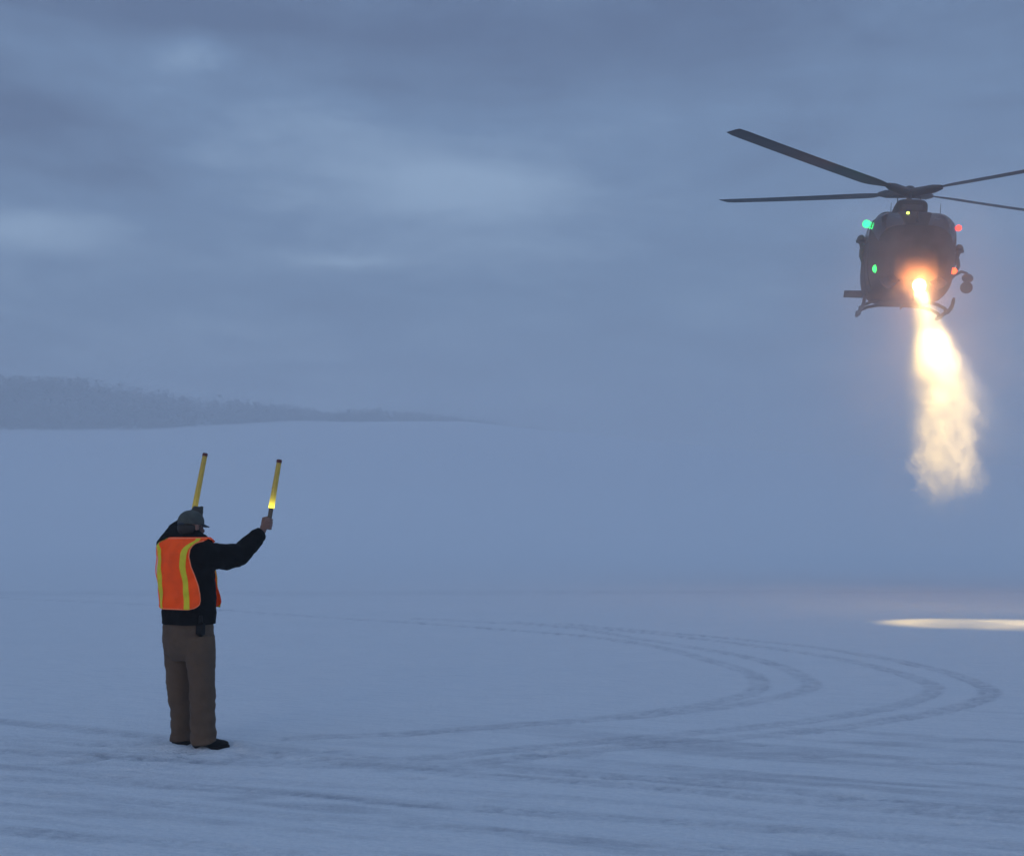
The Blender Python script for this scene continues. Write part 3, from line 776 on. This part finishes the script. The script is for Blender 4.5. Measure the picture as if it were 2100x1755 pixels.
def hand(mb, c, axis, toward, sc=1.0, flip=1):
    """fist closed on a rod: c on the rod, axis up the rod, toward = from rod to wrist"""
    a = axis.normalized(); p_ = (toward-a*toward.dot(a)).normalized(); q_ = a.cross(p_)*flip
    wr = c + toward*.92
    for i in range(4):
        h_ = (i-1.5)*.0205*sc; ln = (.90,1.0,.96,.82)[i] if flip > 0 else (.82,.96,1.0,.90)[i]
        K = c + p_*.036*sc*ln + q_*.016*sc + a*h_
        mb.tube([wr+a*h_*.5, (wr+K)*.5+a*h_*.2+q_*.006, K], [.017*sc,.0145*sc,.0118*sc], 10, round_ends=True)
        mb.tube([K, c+q_*.037*sc*ln+p_*.010*sc+a*h_, c+q_*.024*sc-p_*.026*sc*ln+a*(h_-.002), c-p_*.030*sc*ln-q_*.008*sc+a*(h_-.003)],
                [.0112*sc,.0102*sc,.0095*sc,.0082*sc], 10, round_ends=True)
    tb = (wr+c)*.5 - q_*.018*sc
    mb.tube([wr-q_*.008, tb+a*.012, c-q_*.034*sc+p_*.006+a*.032*sc, c-q_*.018*sc-p_*.026*sc+a*.046*sc], [.017*sc,.0155*sc,.0125*sc,.0098*sc], 10, round_ends=True)
    mb.ball((wr+c)*.5+p_*.006, (.027*sc,.027*sc,.030*sc), 12)
hand(mb, HR_c, wandR1-wandR0, (WR-HR_c)*.9, 1.12, 1)
hand(mb, HL_c, wandL1-wandL0, (WL-HL_c)*.9, .92, 1)
body = fused(mb, 'body', skin, person, .0052, 2)
mb = MB(); hand(mb, HL_c, wandL1-wandL0, (WL-HL_c)*.9, 1.2, 1); mb.tube([WL, WL+(HL_c-WL)*.5], [.047,.040], 14)
fused(mb, 'glove', mat('dark_glove', (.045,.048,.040), .85, var=.2, scale=30), person, .0055, 2)

# --- jacket
mb = MB()
mb.rings([[torso(v, 2*math.pi*k/36, .0) for k in range(36)][::-1] for v in (1096,1100,1104,1110,1120,1135,1160,1185,1215,1245,1262,1279)])
mb.tube([P(398,1128,-.04), SR, ER-(ER-SR)*.35+Vector((0,0,-.012)), ER, ER+(WR-ER)*.45, WR], [.11,.112,.098,.086,.074,.056], 20, round_ends=False)
mb.tube([P(360,1125,.08), SL, SL+(EL-SL)*.6, EL, EL+(WL-EL)*.5, WL], [.10,.090,.078,.070,.060,.050], 20)
mb.ball(ER, .084, 16); mb.ball(EL, .069, 16)
# cuffs and collar
mb.tube([WR-(WR-ER)*.12, WR+(WR-ER)*.02], [.056,.055], 18)
cr = []
for (f_, rx, ry) in ((-.2,.112,.112),(.2,.104,.104),(.7,.094,.098),(1.0,.090,.095)):
    cr.append([NC+Vector((rx*math.sin(2*math.pi*k/28), .018-ry*math.cos(2*math.pi*k/28), f_*(.062+.042*math.cos(2*math.pi*k/28)))) for k in range(28)][::-1])
mb.rings(cr)
def folds(p):
    arm = np.clip((p[:,0]-.22)/.1, 0, 1)
    f = vnoise3(p*np.array([1, 1, .55]), 11, 3)*.026 + vnoise3(p, 26, 8)*.012
    along = np.sin(p[:,0]*62+np.sin(p[:,2]*18)*1.4+p[:,1]*25)*.0045*arm
    low = np.clip((p[:,2]-.90)/.10, .25, 1)
    return (f+along)*low
jacket = fused(mb, 'jacket', black, person, .0075, 4, folds)

# --- trousers
mb = MB()
def hips(v, uc, a, b_, dd=.02):
    c = P(uc, v, dd); return [Vector((c.x+a*math.sin(t_), c.y-b_*math.cos(t_), c.z)) for t_ in [2*math.pi*k/32 for k in range(32)]][::-1]
mb.rings([hips(1268,387,.178,.138), hips(1285,386,.196,.150), hips(1310,387,.205,.155), hips(1335,387,.195,.145), hips(1350,388,.15,.11)])
rl = [P(409,1305,-.085), P(412,1345,-.09), P(414,1385,-.10), P(415,1425,-.105), P(415,1460,-.11), P(416,1490,-.12), P(417,1512,-.12), P(418,1522,-.12)]
mb.tube(rl, [.112,.104,.094,.088,.084,.090,.094,.096], 22, squash=1.0)
ll = [P(366,1300,.09), P(366,1345,.10), P(367,1385,.11), P(369,1425,.11), P(370,1460,.12), P(371,1490,.12), P(372,1508,.12), P(372,1519,.12)]
mb.tube(ll, [.108,.100,.090,.084,.080,.082,.086,.087], 22)
def pfolds(p):
    low = np.clip((.55-p[:,2])/.45, 0, 1)
    return vnoise3(p*np.array([1.0, 1, .45]), 9, 13)*.030 + vnoise3(p, 24, 18)*.012 + np.sin(p[:,2]*70+p[:,0]*30+np.sin(p[:,1]*25)*2)*.0045*low
trousers = fused(mb, 'trousers', tan, person, .0080, 4, pfolds)
# back pocket seams and side seam as thin proud strips
for u0, v0, d_ in ((372,1300,-.13),):
    pass
# --- boots
for L, F in ((leg_pts(1), FR), (leg_pts(-1), FL_)):
    a = Vector((L[-1].x, L[-1].y, 0)); s2 = F.cross(Vector((0,0,1)))
    mb = MB(); rr = []
    for (x, w_, h_) in ((-.080,.020,.040),(-.070,.033,.075),(-.03,.040,.105),(.04,.042,.095),(.09,.044,.070),(.13,.046,.056),(.165,.041,.047),(.188,.026,.036),(.197,.010,.024)):
        rr.append([a+F*x+s2*w_*math.copysign(abs(math.cos(t_))**.7, math.cos(t_))+Vector((0,0,.004+h_*(.5+.5*math.copysign(abs(math.sin(t_))**.7, math.sin(t_))))) for t_ in [2*math.pi*k/20 for k in range(20)]])
    bt = mb.rings(rr).build('boot', boot, person)
    mb = MB(); rr = []
    for (x, w_) in ((-.085,.018),(-.075,.036),(-.03,.044),(.03,.042),(.09,.047),(.14,.049),(.178,.038),(.202,.016)):
        rr.append([a+F*x+s2*w_*sx_+Vector((0,0,z_)) for sx_, z_ in ((-1,-.012),(1,-.012),(1,.014),(-1,.014))])
    mb.rings(rr).build('sole', boot, bt)

# --- vest: back panel, front panel, joined over the shoulders
VZ = [1101,1104,1107,1112,1118,1125,1140,1160,1180,1200,1215,1228,1237,1243,1246]
HWb = [92,90,76,50,42,38,37,41,47,52,55,56,54,46,34]
HWb = [float(np.interp(v, VZ, HWb)) for v in [1101+2.5*i for i in range(59)]]; VZ = [1101+2.5*i for i in range(59)]
def vest_panel(front, name):
    vs = []; nS = 28
    base_t = math.pi if front else 0.0
    for layer in (0, 1):
        for v, hw in zip(VZ, HWb):
            for j in range(nS+1):
                s_ = -1+2*j/nS
                th = base_t + rad(hw if v < 1108 else (hw*.72 if front else hw))*s_
                off = .020 + (.004 if layer else 0) + (.006*math.sin(v*.05+s_*3))
                if front: off += -.006 + .018*max(0, (v-1195)/45)**1.5
                q = torso(v, th, off); vs.append(q)
    W_ = nS+1; N = W_*len(VZ); fs = []
    for i in range(len(VZ)-1):
        for j in range(nS):
            a = i*W_+j; fs.append((a, a+1, a+W_+1, a+W_)); fs.append((N+a, N+a+W_, N+a+W_+1, N+a+1))
    per = [j for j in range(W_)] + [i*W_+nS for i in range(1, len(VZ))] + [(len(VZ)-1)*W_+j for j in range(nS-1, -1, -1)] + [i*W_ for i in range(len(VZ)-2, 0, -1)]
    for k in range(len(per)): a, b_ = per[k], per[(k+1) % len(per)]; fs.append((a, N+a, N+b_, b_))
    return MB().add(vs, fs)
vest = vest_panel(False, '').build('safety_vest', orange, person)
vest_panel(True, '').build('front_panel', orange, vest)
def stripe(front, sgn):
    vs = []; base_t = math.pi if front else 0
    rows0 = [(1104,58),(1108,52),(1112,43),(1118,35),(1125,30),(1135,28),(1150,27),(1170,27),(1190,28),(1210,29),(1228,30),(1245.5,31)]
    rows = [(1103.5+2.5*i, float(np.interp(1103.5+2.5*i, [r[0] for r in rows0], [r[1] for r in rows0]))) for i in range(58)]
    if front: rows = rows[5:]
    for layer in (0, 1):
        for v, c in rows:
            for j in range(5):
                th = base_t + sgn*rad(c + (j/4-.5)*10.5)
                off = .0285+.003*layer + .006*math.sin(v*.05+sgn*rad(c)/rad(45)*3)
                if front: off += -.006 + .018*max(0, (v-1195)/45)**1.5
                vs.append(torso(v, th, off))
    N = len(rows)*5; fs = []
    for i in range(len(rows)-1):
        for j in range(4):
            a = i*5+j; fs.append((a, a+1, a+6, a+5)); fs.append((N+a, N+a+5, N+a+6, N+a+1))
        fs.append((i*5, i*5+5, N+i*5+5, N+i*5)); fs.append((i*5+4, N+i*5+4, N+i*5+9, i*5+9))
    return MB().add(vs, fs).build('reflective_stripe', yellow, vest)
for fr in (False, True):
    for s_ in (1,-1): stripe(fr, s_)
pinkm = mat('vest_binding', (.80, .22, .10), .7, var=.1, emit=(.9, .15, .05), estr=.10)  # edging glows slightly too, emission added to lift its colour
# bound edge of the back panel
edge_ = []
for v, hw in zip(VZ[3:], HWb[3:]): edge_.append(torso(v, rad(hw), .026))
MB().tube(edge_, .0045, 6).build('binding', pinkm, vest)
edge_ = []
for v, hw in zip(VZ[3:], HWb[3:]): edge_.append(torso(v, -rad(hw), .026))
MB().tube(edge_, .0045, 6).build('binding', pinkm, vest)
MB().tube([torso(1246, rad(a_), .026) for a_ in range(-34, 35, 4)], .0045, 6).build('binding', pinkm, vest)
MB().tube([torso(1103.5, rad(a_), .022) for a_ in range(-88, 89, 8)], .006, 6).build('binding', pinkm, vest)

# --- cap with brim, hair under it
mb = MB(); rr = []
for k in range(9):
    ph = rad(-14+k*12.7); r_c, z_c = math.cos(ph), math.sin(ph)
    rr.append([hp(0,-.010,.034) + HMx @ Vector((.089*r_c*math.cos(2*math.pi*i/28), .106*r_c*math.sin(2*math.pi*i/28), .088*z_c)) for i in range(28)])
cap = mb.rings(rr).build('cap', capm, person)
mb = MB(); vs = []; fs = []
nb = 16
for layer in (0, 1):
    for i in range(4):
        for j in range(nb+1):
            a_ = rad(28+124*j/nb); rr_ = i/3 * .72
            x_ = .088*math.cos(a_)*(1-.05*rr_); y_ = .104*math.sin(a_)*1.0 + .085*rr_*math.sin(a_)**.8 - .010
            z_ = .022 - .022*rr_ - .9*(x_**2)*(1+rr_*1.2) + (.004 if layer else 0)
            vs.append(hp(x_, y_, z_))
N = 4*(nb+1)
for i in range(3):
    for j in range(nb):
        a = i*(nb+1)+j; fs.append((a, a+1, a+nb+2, a+nb+1)); fs.append((N+a, N+a+nb+1, N+a+nb+2, N+a+1))
for j in range(nb): a = 3*(nb+1)+j; fs.append((a, a+1, N+a+1, N+a)); a = j; fs.append((a, N+a, N+a+1, a+1))
mb.add(vs, fs).build('cap_brim', capd, cap)
MB().ball(hp(0,-.010,.122), (.010,.010,.006), 10).build('cap_button', capm, cap)
MB().tube([hp(-.034,-.100,.012), hp(-.018,-.112,.010), hp(.018,-.112,.010), hp(.034,-.100,.012)], .008, 8).build('cap_strap', capd, cap)
mb = MB(); mb.ball(hp(0,-.030,-.018), (.080,.084,.062), 18, HMx); mb.tube([hp(.072,.008,.004), hp(.076,.012,-.035)], [.014,.010], 8)
mb.build('hair', hair, person)
# --- pouch clipped on the belt
pc = P(411, 1290, -.165)
mb = MB(); mb.box(pc, (.075,.045,.105), bev=.018); mb.tube([pc+Vector((0,0,.05)), pc+Vector((.0,0,.10))], [.018,.012], 8); 
pch = mb.build('belt_pouch', boot, person)

# ================================================================== WANDS
redcap = mat('red_end_cap', (.10, .008, .010), .5, var=.2)
grip = mat('brown_grip', (.13, .10, .065), .6, var=.2)
def wand_mat(name, glow, k):
    m = bpy.data.materials.new(name); m.use_nodes = True; t = NT(m.node_tree); b = t.n['Principled BSDF']
    g = t.node('ShaderNodeTexCoord').outputs['Generated']; s3 = t.node('ShaderNodeSeparateXYZ'); t.link(g, s3.inputs[0])
    zc = s3.outputs[2]
    nzv = t.noise(t.node('ShaderNodeTexCoord').outputs['Object'], 40, 3, .6)
    t.link(t.mixc(t.maprange(nzv, .3, .7), (.44, .30, .05, 1), (.56, .40, .07, 1)), b.inputs['Base Color'])
    b.inputs['Roughness'].default_value = .35
    f = t.m('MULTIPLY', t.m('EXPONENT', t.m('MULTIPLY', zc, -k)), glow)      # bulb sits in the grip end
    b.inputs['Emission Color'].default_value = (1.0, .80, .06, 1); t.link(t.m('ADD', f, .02), b.inputs['Emission Strength'])
    return m
def wand(a, b_, label, glow, k, handle):
    root = empty('marshalling_wand', PMi.inverted() @ a)
    tag(root, label, 'signal wand', 'lighted wands held by the marshaller')
    aw = PMi.inverted() @ a; bw = PMi.inverted() @ b_
    d = bw-aw; L = d.length
    root.rotation_euler = d.to_track_quat('Z', 'Y').to_euler()
    MB().tube([(0,0,-.02),(0,0,-.01),(0,0,handle-.012),(0,0,handle)], [.015,.0175,.0175,.021], 18).build('grip', grip, root)
    MB().tube([(0,0,handle-.004),(0,0,handle+.02),(0,0,L-.022)], [.0225,.0235,.0195], 20).build('tube', wand_mat('lit_yellow_tube', glow, k), root)
    MB().tube([(0,0,L-.024),(0,0,L-.002),(0,0,L+.003)], [.0215,.0215,.017], 18).build('end_cap', redcap, root)
wand(wandR0, wandR1, 'yellow signal wand glowing at its base in the outstretched bare hand', 3.2, 11, .148)
wand(wandL0, wandL1, 'unlit looking yellow signal wand raised behind the cap', .10, 4, .045)
